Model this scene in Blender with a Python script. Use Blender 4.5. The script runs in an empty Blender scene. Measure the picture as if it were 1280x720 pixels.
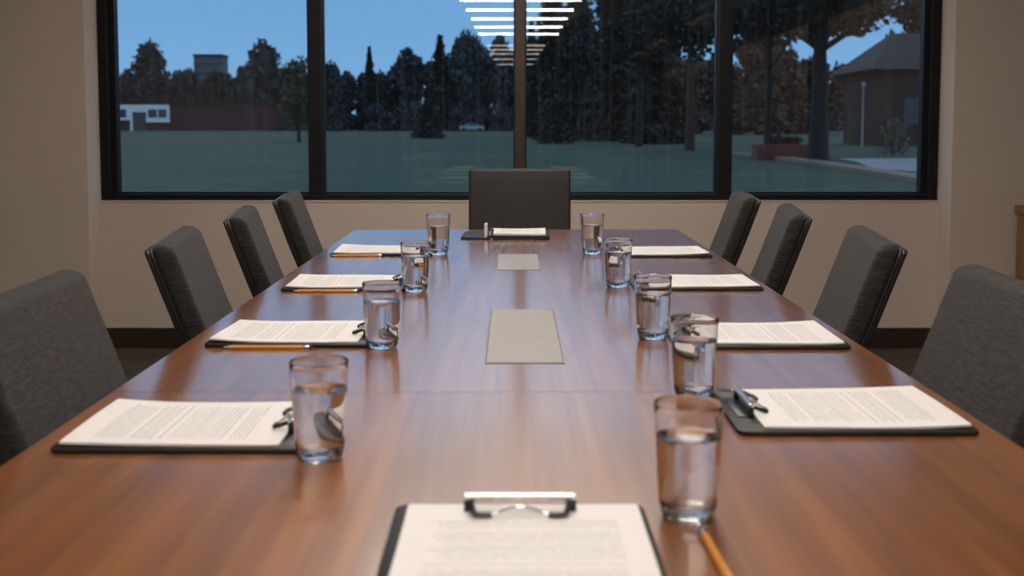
import bpy, bmesh, math, random
from mathutils import Vector, Matrix, noise
rnd = random.Random(7)
C = bpy.context.scene.collection
PI = math.pi
R = math.radians

# ------------------------------------------------------------------ helpers
def tag(o, label=None, cat=None, group=None, kind=None):
    if label: o['label'] = label
    if cat: o['category'] = cat
    if group: o['group'] = group
    if kind: o['kind'] = kind
    return o

def empty(name, loc=(0, 0, 0), rz=0.0):
    o = bpy.data.objects.new(name, None)
    o.empty_display_size = .05
    C.objects.link(o)
    o.location = loc
    o.rotation_euler = (0, 0, rz)
    return o

def obj(name, bm, mat, parent=None, smooth=True, angle=40):
    bmesh.ops.recalc_face_normals(bm, faces=bm.faces[:])
    me = bpy.data.meshes.new(name)
    bm.to_mesh(me)
    bm.free()
    if mat: me.materials.append(mat)
    if smooth:
        me.shade_smooth()
        me.set_sharp_from_angle(angle=R(angle))
    o = bpy.data.objects.new(name, me)
    C.objects.link(o)
    if parent: o.parent = parent
    return o

def raw(name, verts, faces, mat, parent=None, smooth=False):
    me = bpy.data.meshes.new(name)
    me.from_pydata(verts, [], faces)
    me.materials.append(mat)
    if smooth: me.shade_smooth()
    o = bpy.data.objects.new(name, me)
    C.objects.link(o)
    if parent: o.parent = parent
    return o

def copy_tree(o, parent=None):
    c = o.copy()
    C.objects.link(c)
    if parent: c.parent = parent
    for ch in list(o.children):
        copy_tree(ch, c)
    return c

def box(bm, x0, x1, y0, y1, z0, z1, bev=0.0, seg=2):
    vs = [bm.verts.new(p) for p in ((x0,y0,z0),(x1,y0,z0),(x1,y1,z0),(x0,y1,z0),(x0,y0,z1),(x1,y0,z1),(x1,y1,z1),(x0,y1,z1))]
    fs = [bm.faces.new([vs[i] for i in f]) for f in ((3,2,1,0),(4,5,6,7),(0,1,5,4),(1,2,6,5),(2,3,7,6),(3,0,4,7))]
    if bev:
        es = set()
        for f in fs: es.update(f.edges)
        bmesh.ops.bevel(bm, geom=list(es), offset=bev, segments=seg, profile=.5, affect='EDGES', clamp_overlap=True)
    return vs

def B(*a, **k):
    bm = bmesh.new()
    box(bm, *a, **k)
    return bm

def rrect(hw, hd, r, n=5):
    """rounded rectangle outline in xy, half sizes hw (x), hd (y)"""
    r = min(r, hw * .999, hd * .999)
    pts = []
    for cx, cy, a0 in ((hw-r, hd-r, 0), (-hw+r, hd-r, 90), (-hw+r, -hd+r, 180), (hw-r, -hd+r, 270)):
        for k in range(n + 1):
            a = R(a0 + 90 * k / n)
            pts.append((cx + r * math.cos(a), cy + r * math.sin(a)))
    return pts

def loft(bm, rings, cap=True, closed=True):
    vr = [[bm.verts.new(p) for p in ring] for ring in rings]
    n = len(vr[0])
    for a, b in zip(vr, vr[1:]):
        for i in range(n if closed else n - 1):
            j = (i + 1) % n
            bm.faces.new((a[i], a[j], b[j], b[i]))
    if cap:
        bm.faces.new(vr[0][::-1])
        bm.faces.new(vr[-1])
    return vr

def tube(bm, pts, r, n=10, r1=None):
    pts = [Vector(p) for p in pts]
    rings = []
    up0 = None
    for i, p in enumerate(pts):
        d = (pts[min(i+1, len(pts)-1)] - pts[max(i-1, 0)]).normalized()
        if up0 is None:
            up0 = Vector((0, 0, 1)) if abs(d.z) < .9 else Vector((1, 0, 0))
        s = d.cross(up0)
        if s.length < 1e-5: s = d.cross(Vector((0, 1, 0)))
        s.normalize()
        u = s.cross(d).normalized()
        up0 = u
        t = i / max(1, len(pts) - 1)
        rr = r if r1 is None else r + (r1 - r) * t
        rings.append([p + s * rr * math.cos(2*PI*k/n) + u * rr * math.sin(2*PI*k/n) for k in range(n)])
    loft(bm, rings)

def lathe(bm, prof, n=48, cap0=True, cap1=True):
    rings = [[(r * math.cos(2*PI*k/n), r * math.sin(2*PI*k/n), z) for k in range(n)] for r, z in prof]
    vr = loft(bm, rings, cap=False)
    if cap0: bm.faces.new(vr[0][::-1])
    if cap1: bm.faces.new(vr[-1])

# ------------------------------------------------------------------ materials
class NT:
    def __init__(s, name):
        s.m = bpy.data.materials.new(name)
        s.m.use_nodes = True
        s.t = s.m.node_tree
        s.t.nodes.clear()
        s.out = s.n('ShaderNodeOutputMaterial')
    def n(s, ty, **k):
        nd = s.t.nodes.new(ty)
        for a, v in k.items():
            if a.startswith('i_'):
                key = a[2:]
                nd.inputs[int(key) if key.isdigit() else key.replace('_', ' ')].default_value = v
            else:
                setattr(nd, a, v)
        return nd
    def l(s, a, b): s.t.links.new(a, b)
    def math(s, op, a, b=None, clamp=False):
        nd = s.n('ShaderNodeMath', operation=op, use_clamp=clamp)
        for i, v in enumerate((a, b)):
            if v is None: continue
            if isinstance(v, (int, float)): nd.inputs[i].default_value = v
            else: s.l(v, nd.inputs[i])
        return nd.outputs[0]
    def ramp(s, fac, stops):
        nd = s.n('ShaderNodeValToRGB')
        cr = nd.color_ramp
        while len(cr.elements) < len(stops): cr.elements.new(.5)
        for e, (p, c) in zip(cr.elements, stops):
            e.position = p
            e.color = (*c, 1) if len(c) == 3 else c
        s.l(fac, nd.inputs[0])
        return nd.outputs[0]
    def mix(s, fac, a, b, mode='MIX'):
        nd = s.n('ShaderNodeMix', data_type='RGBA', blend_type=mode)
        for i, v in ((0, fac), (6, a), (7, b)):
            if isinstance(v, (int, float)): nd.inputs[i].default_value = v
            elif isinstance(v, tuple): nd.inputs[i].default_value = (*v, 1) if len(v) == 3 else v
            else: s.l(v, nd.inputs[i])
        return nd.outputs[2]
    def coords(s, kind='Object', scale=(1, 1, 1), rot=(0, 0, 0)):
        tc = s.n('ShaderNodeTexCoord')
        mp = s.n('ShaderNodeMapping')
        mp.inputs['Scale'].default_value = scale
        mp.inputs['Rotation'].default_value = rot
        s.l(tc.outputs[kind], mp.inputs[0])
        return mp.outputs[0]
    def noise(s, vec, scale, detail=4, rough=.5, dist=0):
        nd = s.n('ShaderNodeTexNoise')
        nd.inputs['Scale'].default_value = scale
        nd.inputs['Detail'].default_value = detail
        nd.inputs['Roughness'].default_value = rough
        nd.inputs['Distortion'].default_value = dist
        s.l(vec, nd.inputs['Vector'])
        return nd.outputs[0]
    def bump(s, h, strength, dist=.002):
        nd = s.n('ShaderNodeBump')
        nd.inputs['Strength'].default_value = strength
        nd.inputs['Distance'].default_value = dist
        s.l(h, nd.inputs['Height'])
        return nd.outputs[0]
    def pbr(s, color, rough=.5, metal=0, normal=None, **k):
        p = s.n('ShaderNodeBsdfPrincipled')
        if isinstance(color, tuple): p.inputs['Base Color'].default_value = (*color[:3], 1)
        else: s.l(color, p.inputs['Base Color'])
        if isinstance(rough, (int, float)): p.inputs['Roughness'].default_value = rough
        else: s.l(rough, p.inputs['Roughness'])
        p.inputs['Metallic'].default_value = metal
        if normal is not None: s.l(normal, p.inputs['Normal'])
        for a, v in k.items(): p.inputs[a.replace('_', ' ')].default_value = v
        s.l(p.outputs[0], s.out.inputs[0])
        return p

def mat_noise(name, c0, c1, scale=8, rough=.6, stretch=(1, 1, 1), bump=0, metal=0, detail=4, **k):
    t = NT(name)
    v = t.coords('Object', stretch)
    nz = t.noise(v, scale, detail)
    col = t.ramp(nz, [(.3, c0), (.7, c1)])
    t.pbr(col, rough, metal, t.bump(nz, bump) if bump else None, **k)
    return t.m

M = {}
def wood_table():
    t = NT('walnut_veneer')
    v = t.coords('Object')
    sep = t.n('ShaderNodeSeparateXYZ'); t.l(v, sep.inputs[0])
    # veneer leaves: strips across x, differing in tone
    strip = t.math('FLOOR', t.math('DIVIDE', t.math('ADD', sep.outputs[0], .37), .115))
    half = t.math('GREATER_THAN', sep.outputs[1], 1.662)
    wn = t.n('ShaderNodeTexWhiteNoise', noise_dimensions='2D')
    cmb = t.n('ShaderNodeCombineXYZ'); t.l(strip, cmb.inputs[0]); t.l(half, cmb.inputs[1])
    t.l(cmb.outputs[0], wn.inputs['Vector'])
    off = t.n('ShaderNodeVectorMath', operation='MULTIPLY_ADD')
    t.l(cmb.outputs[0], off.inputs[0]); off.inputs[1].default_value = (3.1, 5.7, 0); t.l(v, off.inputs[2])
    mp = t.n('ShaderNodeMapping'); mp.inputs['Scale'].default_value = (22, 1.0, 1); t.l(off.outputs[0], mp.inputs[0])
    broad = t.noise(mp.outputs[0], 1.6, 5, .6, .3)
    mp2 = t.n('ShaderNodeMapping'); mp2.inputs['Scale'].default_value = (140, 2.6, 1); t.l(off.outputs[0], mp2.inputs[0])
    fine = t.noise(mp2.outputs[0], 1.8, 3, .6)
    a = t.ramp(broad, [(.22, (.138, .041, .009)), (.5, (.25, .083, .018)), (.78, (.385, .145, .033))])
    a = t.mix(t.math('MULTIPLY', fine, .42), a, (.10, .032, .010), 'MIX')
    tone = t.math('ADD', t.math('MULTIPLY', wn.outputs[0], .36), .82)
    cc = t.n('ShaderNodeCombineColor')
    for i in range(3): t.l(tone, cc.inputs[i])
    a = t.mix(1.0, a, cc.outputs[0], 'MULTIPLY')
    rg = t.math('ADD', t.math('MULTIPLY', fine, .06), .34)
    p = t.pbr(a, rg, 0, t.bump(fine, .02, .0004))
    p.inputs['Coat Weight'].default_value = 1.0
    p.inputs['Coat Roughness'].default_value = .15
    p.inputs['Coat IOR'].default_value = 1.6
    p.inputs['Specular IOR Level'].default_value = .65
    return t.m
M['table'] = wood_table()
M['table_edge'] = mat_noise('walnut_edge_band', (.13, .05, .018), (.25, .10, .035), 3, .35, (1, 1, 30))
M['pedestal'] = mat_noise('dark_walnut', (.05, .02, .01), (.1, .04, .018), 3, .4, (20, 20, 1))
M['oak'] = mat_noise('honey_oak', (.20, .085, .025), (.31, .135, .042), 3, .4, (14, 14, 1.2))
M['door_wood'] = mat_noise('brown_oak_panel', (.33, .20, .10), (.50, .32, .18), 2, .45, (16, 16, 1))

def fabric():
    t = NT('charcoal_weave')
    v = t.coords('Object')
    mp = t.n('ShaderNodeMapping'); mp.inputs['Scale'].default_value = (34, 34, 300); t.l(v, mp.inputs[0])
    a = t.noise(mp.outputs[0], 1, 3, .6)
    mp2 = t.n('ShaderNodeMapping'); mp2.inputs['Scale'].default_value = (360, 360, 360); t.l(v, mp2.inputs[0])
    b = t.noise(mp2.outputs[0], 1, 2)
    h = t.math('ADD', t.math('MULTIPLY', a, .65), t.math('MULTIPLY', b, .35))
    col = t.ramp(h, [(.34, (.0035, .0031, .0031)), (.5, (.0125, .0111, .0109)), (.68, (.047, .0415, .040))])
    p = t.pbr(col, .85, 0, t.bump(h, .9, .003))
    p.inputs['Sheen Weight'].default_value = .04
    p.inputs['Sheen Roughness'].default_value = .5
    return t.m
M['fabric'] = fabric()
M['shell'] = mat_noise('black_back_shell', (.008, .008, .009), (.016, .015, .015), 40, .42)
M['welt'] = mat_noise('black_piping', (.01, .01, .01), (.02, .02, .02), 90, .35)
M['leather'] = mat_noise('dark_brown_leather', (.014, .0102, .0085), (.019, .0142, .012), 30, .6, bump=.1)
M['chair_leg'] = mat_noise('espresso_wood', (.015, .009, .006), (.03, .018, .012), 6, .4, (12, 12, 1))
M['board'] = mat_noise('black_clipboard', (.010, .010, .010), (.017, .0165, .016), 60, .5, bump=.05, Specular_IOR_Level=.3)
M['chrome'] = mat_noise('brushed_nickel', (.62, .60, .57), (.78, .76, .73), 30, .22, (1, 20, 1), metal=1)
M['black_metal'] = mat_noise('black_steel', (.008, .008, .008), (.015, .015, .015), 30, .3)
M['brass'] = mat_noise('brass', (.55, .38, .15), (.7, .5, .22), 30, .25, metal=1)
M['pale_plastic'] = mat_noise('pale_plastic', (.68, .66, .64), (.76, .74, .72), 20, .4)

def paper(name='printed_paper', text=True):
    t = NT(name)
    v = t.coords('UV')
    sep = t.n('ShaderNodeSeparateXYZ'); t.l(v, sep.inputs[0])
    u, w = sep.outputs[0], sep.outputs[1]     # u along the sheet (0 foot, 1 clip), w across
    base = (.75, .73, .715)
    if not text:
        t.pbr(base, .8); return t.m
    row = t.math('MULTIPLY', u, 46)
    fr = t.math('FRACT', row)
    ink = t.math('MULTIPLY', t.math('GREATER_THAN', fr, .42), t.math('LESS_THAN', fr, .80))
    rid = t.math('FLOOR', row)
    # ragged words: noise along the line, changing per row
    cmb = t.n('ShaderNodeCombineXYZ')
    t.l(t.math('MULTIPLY', w, 55), cmb.inputs[0]); t.l(t.math('MULTIPLY', rid, 7.31), cmb.inputs[1])
    words = t.math('GREATER_THAN', t.noise(cmb.outputs[0], 1, 2), .40)
    wn = t.n('ShaderNodeTexWhiteNoise', noise_dimensions='1D'); t.l(rid, wn.inputs['W'])
    fullrow = t.math('GREATER_THAN', wn.outputs[0], .14)
    endw = t.math('ADD', t.math('MULTIPLY', wn.outputs[0], .10), .80)
    inw = t.math('MULTIPLY', t.math('GREATER_THAN', w, .11), t.math('LESS_THAN', w, endw))
    inu = t.math('MULTIPLY', t.math('GREATER_THAN', u, .12), t.math('LESS_THAN', u, .84))
    k = t.math('MULTIPLY', t.math('MULTIPLY', ink, words), t.math('MULTIPLY', fullrow, t.math('MULTIPLY', inw, inu)))
    dark = t.math('ADD', t.math('MULTIPLY', wn.outputs[0], .25), .24)
    k = t.math('MULTIPLY', k, dark)
    col = t.mix(k, base, (.10, .095, .09))
    t.pbr(col, .75)
    return t.m
M['paper'] = paper()
M['pencil'] = mat_noise('orange_pencil_paint', (.62, .25, .045), (.72, .31, .06), 30, .35)
M['pencil_wood'] = mat_noise('bare_cedar', (.55, .36, .2), (.68, .46, .28), 60, .7)
M['graphite'] = mat_noise('graphite', (.02, .02, .022), (.04, .04, .042), 60, .4)
M['eraser'] = mat_noise('dark_eraser', (.03, .02, .02), (.05, .035, .035), 60, .7)
M['plate'] = mat_noise('grey_anodised_plate', (.265, .247, .235), (.285, .265, .252), 6, .5, (3, 6, 1), Specular_IOR_Level=.5)
M['plate_rim'] = mat_noise('dark_plate_rim', (.10, .09, .085), (.13, .12, .11), 20, .4, metal=.6)
M['seam'] = mat_noise('seam_shadow_groove', (.05, .022, .014), (.07, .03, .018), 20, .5)
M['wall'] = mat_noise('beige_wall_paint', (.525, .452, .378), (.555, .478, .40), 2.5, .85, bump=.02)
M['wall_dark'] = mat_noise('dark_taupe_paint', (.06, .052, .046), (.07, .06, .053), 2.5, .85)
M['ceiling'] = mat_noise('white_ceiling_paint', (.62, .58, .52), (.66, .62, .56), 3, .9)
M['base'] = mat_noise('dark_baseboard', (.020, .014, .012), (.028, .020, .017), 10, .45)
M['frame'] = mat_noise('black_window_frame', (.006, .006, .007), (.010, .0095, .010), 12, .5, Specular_IOR_Level=.22)
M['frame_lit'] = mat_noise('warm_lit_mullion', (.030, .021, .016), (.040, .028, .021), 12, .5, Specular_IOR_Level=.3)  # same black frame, with warm room light put into the colour
M['lamp_housing'] = mat_noise('white_lamp_housing', (.6, .6, .58), (.7, .7, .68), 12, .5)

def carpet():
    t = NT('brown_carpet')
    v = t.coords('Object')
    a = t.noise(v, 6, 4); b = t.noise(v, 220, 2)
    col = t.ramp(t.math('ADD', t.math('MULTIPLY', a, .5), t.math('MULTIPLY', b, .5)),
                 [(.35, (.028, .020, .014)), (.65, (.085, .064, .046))])
    t.pbr(col, .95, 0, t.bump(b, .8, .004))
    return t.m
M['carpet'] = carpet()

def clear(name, ior, tint=(1, 1, 1)):
    t = NT(name)
    p = t.pbr(tint, 0.0)
    p.inputs['Transmission Weight'].default_value = 1
    p.inputs['IOR'].default_value = ior
    return t.m
M['glass'] = clear('drinking_glass', 1.47)
M['water'] = clear('clear_water', 1.33, (.985, .99, .99))

def pane_glass():
    """thin sealed unit: mostly see-through, mirror by Fresnel, with dried rain specks"""
    t = NT('double_glazing')
    v = t.coords('Object')
    fr = t.n('ShaderNodeFresnel'); fr.inputs['IOR'].default_value = 1.5
    refl = t.math('MINIMUM', t.math('MULTIPLY', fr.outputs[0], 2.4), 1.0)
    tr = t.n('ShaderNodeBsdfTransparent'); tr.inputs[0].default_value = (.81, .91, .92, 1)
    gl = t.n('ShaderNodeBsdfGlossy'); gl.inputs['Roughness'].default_value = 0.0
    mx = t.n('ShaderNodeMixShader'); t.l(refl, mx.inputs[0]); t.l(tr.outputs[0], mx.inputs[1]); t.l(gl.outputs[0], mx.inputs[2])
    vo = t.n('ShaderNodeTexVoronoi'); vo.inputs['Scale'].default_value = 85; t.l(v, vo.inputs['Vector'])
    sepc = t.n('ShaderNodeSeparateColor'); t.l(vo.outputs['Color'], sepc.inputs[0])
    size = t.math('MULTIPLY', t.math('POWER', sepc.outputs[0], 5), .30)
    spot = t.math('LESS_THAN', vo.outputs['Distance'], size)
    vec2 = t.coords('Object', (60, 60, .8))
    streak = t.noise(vec2, 1, 2)
    st = t.math('MULTIPLY', t.math('SUBTRACT', streak, .5, True), .05)
    dirt = t.math('ADD', t.math('MULTIPLY', spot, .10), t.math('ADD', st, .002), True)
    df1 = t.n('ShaderNodeBsdfTranslucent'); df1.inputs[0].default_value = (.8, .85, .9, 1)
    df2 = t.n('ShaderNodeBsdfDiffuse'); df2.inputs[0].default_value = (.8, .8, .8, 1)
    df = t.n('ShaderNodeAddShader'); t.l(df1.outputs[0], df.inputs[0]); t.l(df2.outputs[0], df.inputs[1])
    mx2 = t.n('ShaderNodeMixShader'); t.l(dirt, mx2.inputs[0]); t.l(mx.outputs[0], mx2.inputs[1]); t.l(df.outputs[0], mx2.inputs[2])
    t.l(mx2.outputs[0], t.out.inputs[0])
    return t.m
M['pane'] = pane_glass()

def emit(name, col, strength):
    t = NT(name)
    e = t.n('ShaderNodeEmission'); e.inputs[0].default_value = (*col, 1); e.inputs[1].default_value = strength
    t.l(e.outputs[0], t.out.inputs[0])
    return t.m
M['led'] = emit('warm_led_diffuser', (1, .905, .815), 39)
M['led_dim'] = emit('dim_warm_led_diffuser', (1, .86, .70), 7)

# outdoors
def leaf_mat(name, c0, c1, scale=.6):
    t = NT(name)
    v = t.coords('Object')
    nz = t.noise(v, scale, 3)
    oi = t.n('ShaderNodeObjectInfo')
    col = t.ramp(nz, [(.3, c0), (.7, c1)])
    k = t.math('ADD', t.math('MULTIPLY', oi.outputs['Random'], .5), .75)
    cc = t.n('ShaderNodeCombineColor')
    for i in range(3): t.l(k, cc.inputs[i])
    col = t.mix(1.0, col, cc.outputs[0], 'MULTIPLY')
    t.pbr(col, .8)
    return t.m
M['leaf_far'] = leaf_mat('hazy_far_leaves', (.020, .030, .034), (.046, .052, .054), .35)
M['leaf_reflect_tint'] = leaf_mat('reflection_tinted_crowns', (.036, .027, .022), (.078, .058, .045), .3)  # brown carries the mirrored oak wall's tint, put into the leaf colour
M['leaf_con'] = leaf_mat('dark_needles', (.003, .008, .007), (.012, .020, .017))
M['leaf_mid'] = leaf_mat('green_leaves', (.018, .03, .016), (.05, .066, .034))
M['leaf_pale'] = leaf_mat('pale_leaves', (.08, .12, .09), (.14, .18, .13))
M['bark'] = mat_noise('dark_bark', (.008, .008, .008), (.022, .019, .017), 4, .9, (6, 6, 1), bump=.3)
M['bark_brown'] = mat_noise('brown_bark', (.028, .019, .014), (.06, .040, .03), 4, .9, (6, 6, 1), bump=.3)

def lawn_mat():
    t = NT('evening_lawn')
    v = t.coords('Object')
    a = t.noise(v, .16, 7, .7); b = t.noise(v, 1.3, 5, .7)
    col = t.ramp(t.math('ADD', t.math('MULTIPLY', a, .6), t.math('MULTIPLY', b, .4)),
                 [(.40, (.004, .024, .008)), (.60, (.026, .060, .019))])
    t.pbr(col, .95, 0, t.bump(b, .5, .05))
    return t.m
M['lawn'] = lawn_mat()

def brick(name, c0, c1, mortar, scale=1.2):
    t = NT(name)
    v = t.coords('Object', (1, 1, 1), (R(90), 0, 0))
    b = t.n('ShaderNodeTexBrick')
    b.inputs['Scale'].default_value = scale
    b.inputs['Color1'].default_value = (*c0, 1); b.inputs['Color2'].default_value = (*c1, 1); b.inputs['Mortar'].default_value = (*mortar, 1)
    t.l(v, b.inputs['Vector'])
    t.pbr(b.outputs['Color'], .85)
    return t.m
M['brick'] = brick('red_brick', (.050, .012, .016), (.066, .016, .020), (.045, .02, .022))
M['planter_brick'] = brick('dark_red_brick', (.10, .022, .020), (.14, .032, .028), (.08, .04, .035), 6)
M['white_panel'] = mat_noise('white_facade_panel', (.72, .72, .72), (.80, .80, .80), 1, .7)
M['dark_glass'] = mat_noise('dark_window_glass', (.02, .03, .04), (.03, .04, .05), 1, .15)
M['tower'] = mat_noise('grey_tower_facade', (.06, .075, .09), (.09, .105, .12), .4, .8)
M['roof'] = mat_noise('dark_shingles', (.008, .010, .012), (.015, .018, .021), 3, .8)
M['house_wall'] = mat_noise('brown_house_wall', (.014, .014, .015), (.022, .021, .021), 2, .85)
M['wet_path'] = mat_noise('wet_asphalt', (.16, .17, .18), (.24, .25, .26), .5, .28)
M['kerb'] = mat_noise('tan_kerb', (.16, .115, .085), (.22, .165, .12), 1.5, .85)
M['car'] = mat_noise('pale_car_paint', (.28, .33, .35), (.34, .38, .40), 1, .3)
M['tyre'] = mat_noise('tyre_rubber', (.012, .012, .012), (.02, .02, .02), 5, .8)
M['pole'] = mat_noise('galvanised_pole', (.22, .24, .26), (.28, .30, .32), 3, .5)

# ------------------------------------------------------------------ room shell
def struct(name, bm, mat, label, cat, parent=None, smooth=False):
    return tag(obj(name, bm, mat, parent, smooth), label, cat, None, 'structure')

XL, XR = -3.15, 3.3           # side walls
YB, YW = -15.0, 5.84          # rear wall, recessed wall plane
YP = 5.685                    # pier faces
ZC = 2.62
RL, RR = -2.093, 2.168        # the recess between the piers
WT = 2.08                     # window top
WB = .748                     # window bottom
struct('floor', B(XL, XR, YB, YW + .3, -.12, 0), M['carpet'], 'dark brown low-pile carpet floor under the table', 'floor')
struct('ceiling', B(XL - .2, XR + .2, YB - .2, YW + .3, ZC, ZC + .15), M['ceiling'], 'off-white ceiling of the meeting room', 'ceiling')
bm = bmesh.new()
box(bm, RL, RR, YW, YW + .26, 0, WB)
box(bm, RL, RR, YW, YW + .26, WT, ZC)
struct('wall_front', bm, M['wall'], 'beige recessed wall panel under the wide window', 'wall')
struct('wall_front_left', B(XL, RL, YP, YW + .26, 0, ZC, bev=.004), M['wall'], 'beige wall pier left of the window', 'wall')
struct('wall_front_right', B(RR, XR, YP, YW + .26, 0, ZC, bev=.004), M['wall'], 'beige wall pier right of the window', 'wall')
struct('wall_left', B(XL - .2, XL, YB, YW + .26, 0, ZC), M['wall'], 'beige side wall left of the table', 'wall')
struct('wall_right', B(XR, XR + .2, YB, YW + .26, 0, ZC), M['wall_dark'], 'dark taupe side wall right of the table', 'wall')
struct('wall_rear', B(XL - .2, XR + .2, YB - .2, YB, 0, ZC), M['wall'], 'beige wall at the rear of the room', 'wall')
struct('baseboard_front', B(RL, RR, YW - .014, YW, 0, .104, bev=.003), M['base'], 'dark brown baseboard under the window wall', 'baseboard')
struct('baseboard_left', B(XL + .014, RL + .0, YP - .014, YP, 0, .104, bev=.003), M['base'], 'dark brown baseboard on the left pier', 'baseboard')
struct('baseboard_right', B(RR, XR - .014, YP - .014, YP, 0, .104, bev=.003), M['base'], 'dark brown baseboard on the right pier', 'baseboard')
struct('trim_1', B(RL, RR, YW - .004, YW + .03, WB, WB + .008, bev=.002), M['wall'], 'thin pale sill ledge under the window frame', 'sill')
# brown oak panels on the right wall (seen mirrored in the glass)
for k, (y0, y1) in enumerate(((-14.4, -6.7), (-5.2, -3.1), (-2.7, -1.0), (-.2, 2.6))):
    struct('trim_%d' % (k + 2), B(XR - .03, XR, y0, y1, 0, 2.25, bev=.004), M['door_wood'],
           'brown oak wall panel %s along the right wall' % ('at the far end', 'second from the rear', 'third from the rear', 'nearest the table')[k], 'wall panel')

# window ------------------------------------------------------------
YF = 5.86
win = empty('window_1', (0, YF, WB))
tag(win, 'wide dusk window of four panes in a black frame', 'window', None, 'structure')
def wpart(name, x0, x1, z0, z1, y0=0.0, y1=.10, mat='frame', bev=.004):
    return obj(name, B(x0, x1, y0, y1, z0 - WB, z1 - WB, bev=bev), M[mat], win, False)
X0, X1 = -2.093, 2.166
wpart('frame_jamb', X0, X0 + .050, WB + .008, WT, -.004)
wpart('frame_jamb', X1 - .050, X1, WB + .008, WT, -.004)
wpart('frame_rail', X0 + .05, X1 - .05, WB + .008, .788, -.004)
wpart('frame_rail', X0 + .05, X1 - .05, WT - .05, WT, -.004)
for xa, xb in ((-1.034, -.964), (.014, .068), (1.044, 1.117)):
    wpart('mullion', xa, xb, .788, WT - .05, -.004, mat='frame_lit' if abs(xa) < .1 else 'frame')
# inner sashes, a step back from the frame
panes = ((X0 + .05, -1.034), (-.964, .014), (.068, 1.044), (1.117, X1 - .05))
for k, (xa, xb) in enumerate(panes):
    sl = .026 if k == 0 else .006
    sr = .026 if k == 3 else .006
    bm = bmesh.new()
    za, zb = .788 - WB, WT - .05 - WB
    box(bm, xa, xa + sl, .03, .09, za, zb); box(bm, xb - sr, xb, .03, .09, za, zb)
    box(bm, xa + sl, xb - sr, .03, .09, za, za + .010); box(bm, xa + sl, xb - sr, .03, .09, zb - .012, zb)
    obj('sash', bm, M['frame'], win, False)
    p = raw('pane', [(xa + sl, .06, za + .01), (xb - sr, .06, za + .01), (xb - sr, .06, zb - .012), (xa + sl, .06, zb - .012)],
            [(0, 1, 2, 3)], M['pane'], win)

# ------------------------------------------------------------------ lamps: pendant ladders of warm bars
def ladder(name, cx, bars, z, label, led='led', low=-.012):
    y_mid = sum(b[0] for b in bars) / len(bars)
    root = empty(name, (cx, y_mid, z))
    tag(root, label, 'ceiling light')
    for y, half in bars:
        h = obj('bar_housing', B(-half, half, y - y_mid - .045, y - y_mid + .045, .006, .05, bev=.004), M['lamp_housing'], root)
        d = bmesh.new()
        box(d, -half + .004, half - .004, -.040, .040, low, .006)
        dd = obj('diffuser', d, M[led], h, False)
        dd.location = (0, y - y_mid, 0)
    ya, yb = bars[0][0] - y_mid, bars[-1][0] - y_mid
    for s in (-1, 1):
        bm = bmesh.new()
        box(bm, s * .25 - .012, s * .25 + .012, min(ya, yb), max(ya, yb), .052, .07)
        obj('rail', bm, M['lamp_housing'], root)
    for s in (-1, 1):
        for yy in (ya, yb):
            bm = bmesh.new()
            tube(bm, [(s * .25, yy, .07), (s * .25, yy, ZC - z)], .002, 6)
            obj('cable', bm, M['lamp_housing'], root)
    return root
ladder('ladder_light', .02, [(4.9, .62), (3.95, .62), (3.0, .62), (2.0, .62), (1.0, .62)], 2.45,
       'ladder of warm linear lamps hanging above the table')
ladder('ladder_light', .09, [(-.40, .64), (-1.45, .615), (-2.55, .60), (-3.75, .59), (-4.95, .58)], 2.45,
       'larger ladder of bright linear lamps mirrored in the window top')
ladder('ladder_light', .06, [(-7.4, .49), (-8.5, .475), (-9.7, .455), (-11.4, .44), (-13.4, .40)], 2.45,
       'smaller dimmer ladder of linear lamps mirrored below the larger one', 'led_dim', -.006)

# added, unseen fill lamps that brighten the oak panels for their mirror image
for y in (-12.6, -9.5, -4.6, -1.6, 1.4):
    la = bpy.data.lights.new('panel_fill_light', 'AREA')
    la.shape = 'RECTANGLE'; la.size = .12; la.size_y = 2.2
    la.energy = 7; la.color = (1, .86, .72)
    lo = bpy.data.objects.new('panel_fill_light', la)
    C.objects.link(lo)
    lo.location = (2.55, y, ZC - .02)
    lo.rotation_euler = (0, R(-32), 0)

# ------------------------------------------------------------------ conference table
TX0, TX1, TY0, TY1, TZ = -.585, .618, .70, 4.282, .75
SEAM = 1.662
table = empty('conference_table', ((TX0 + TX1) / 2, (TY0 + TY1) / 2, 0))
tag(table, 'long walnut conference table with glossy veneer top', 'table')
tx, ty = table.location.x, table.location.y
def tpart(name, bm, mat):
    o = obj(name, bm, mat, table, False)
    o.location = (-tx, -ty, 0)
    return o
tpart('tabletop', B(TX0, TX1, TY0, SEAM - .0007, TZ - .038, TZ), M['table'])
tpart('tabletop', B(TX0, TX1, SEAM + .0007, TY1, TZ - .038, TZ), M['table'])
tpart('seam_strip', B(TX0 + .004, TX1 - .004, SEAM - .004, SEAM + .004, TZ - .03, TZ - .005), M['seam'])
tpart('apron', B(TX0 + .12, TX1 - .12, TY0 + .25, TY1 - .25, TZ - .10, TZ - .038), M['pedestal'])
for y0, y1 in ((1.15, 1.85), (3.0, 3.7)):
    bm = bmesh.new()
    box(bm, -.045, .078, y0, y1, .04, TZ - .1, bev=.006)
    box(bm, -.065, .098, y0 - .08, y1 + .08, 0, .045, bev=.008)
    tpart('pedestal', bm, M['pedestal'])

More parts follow.
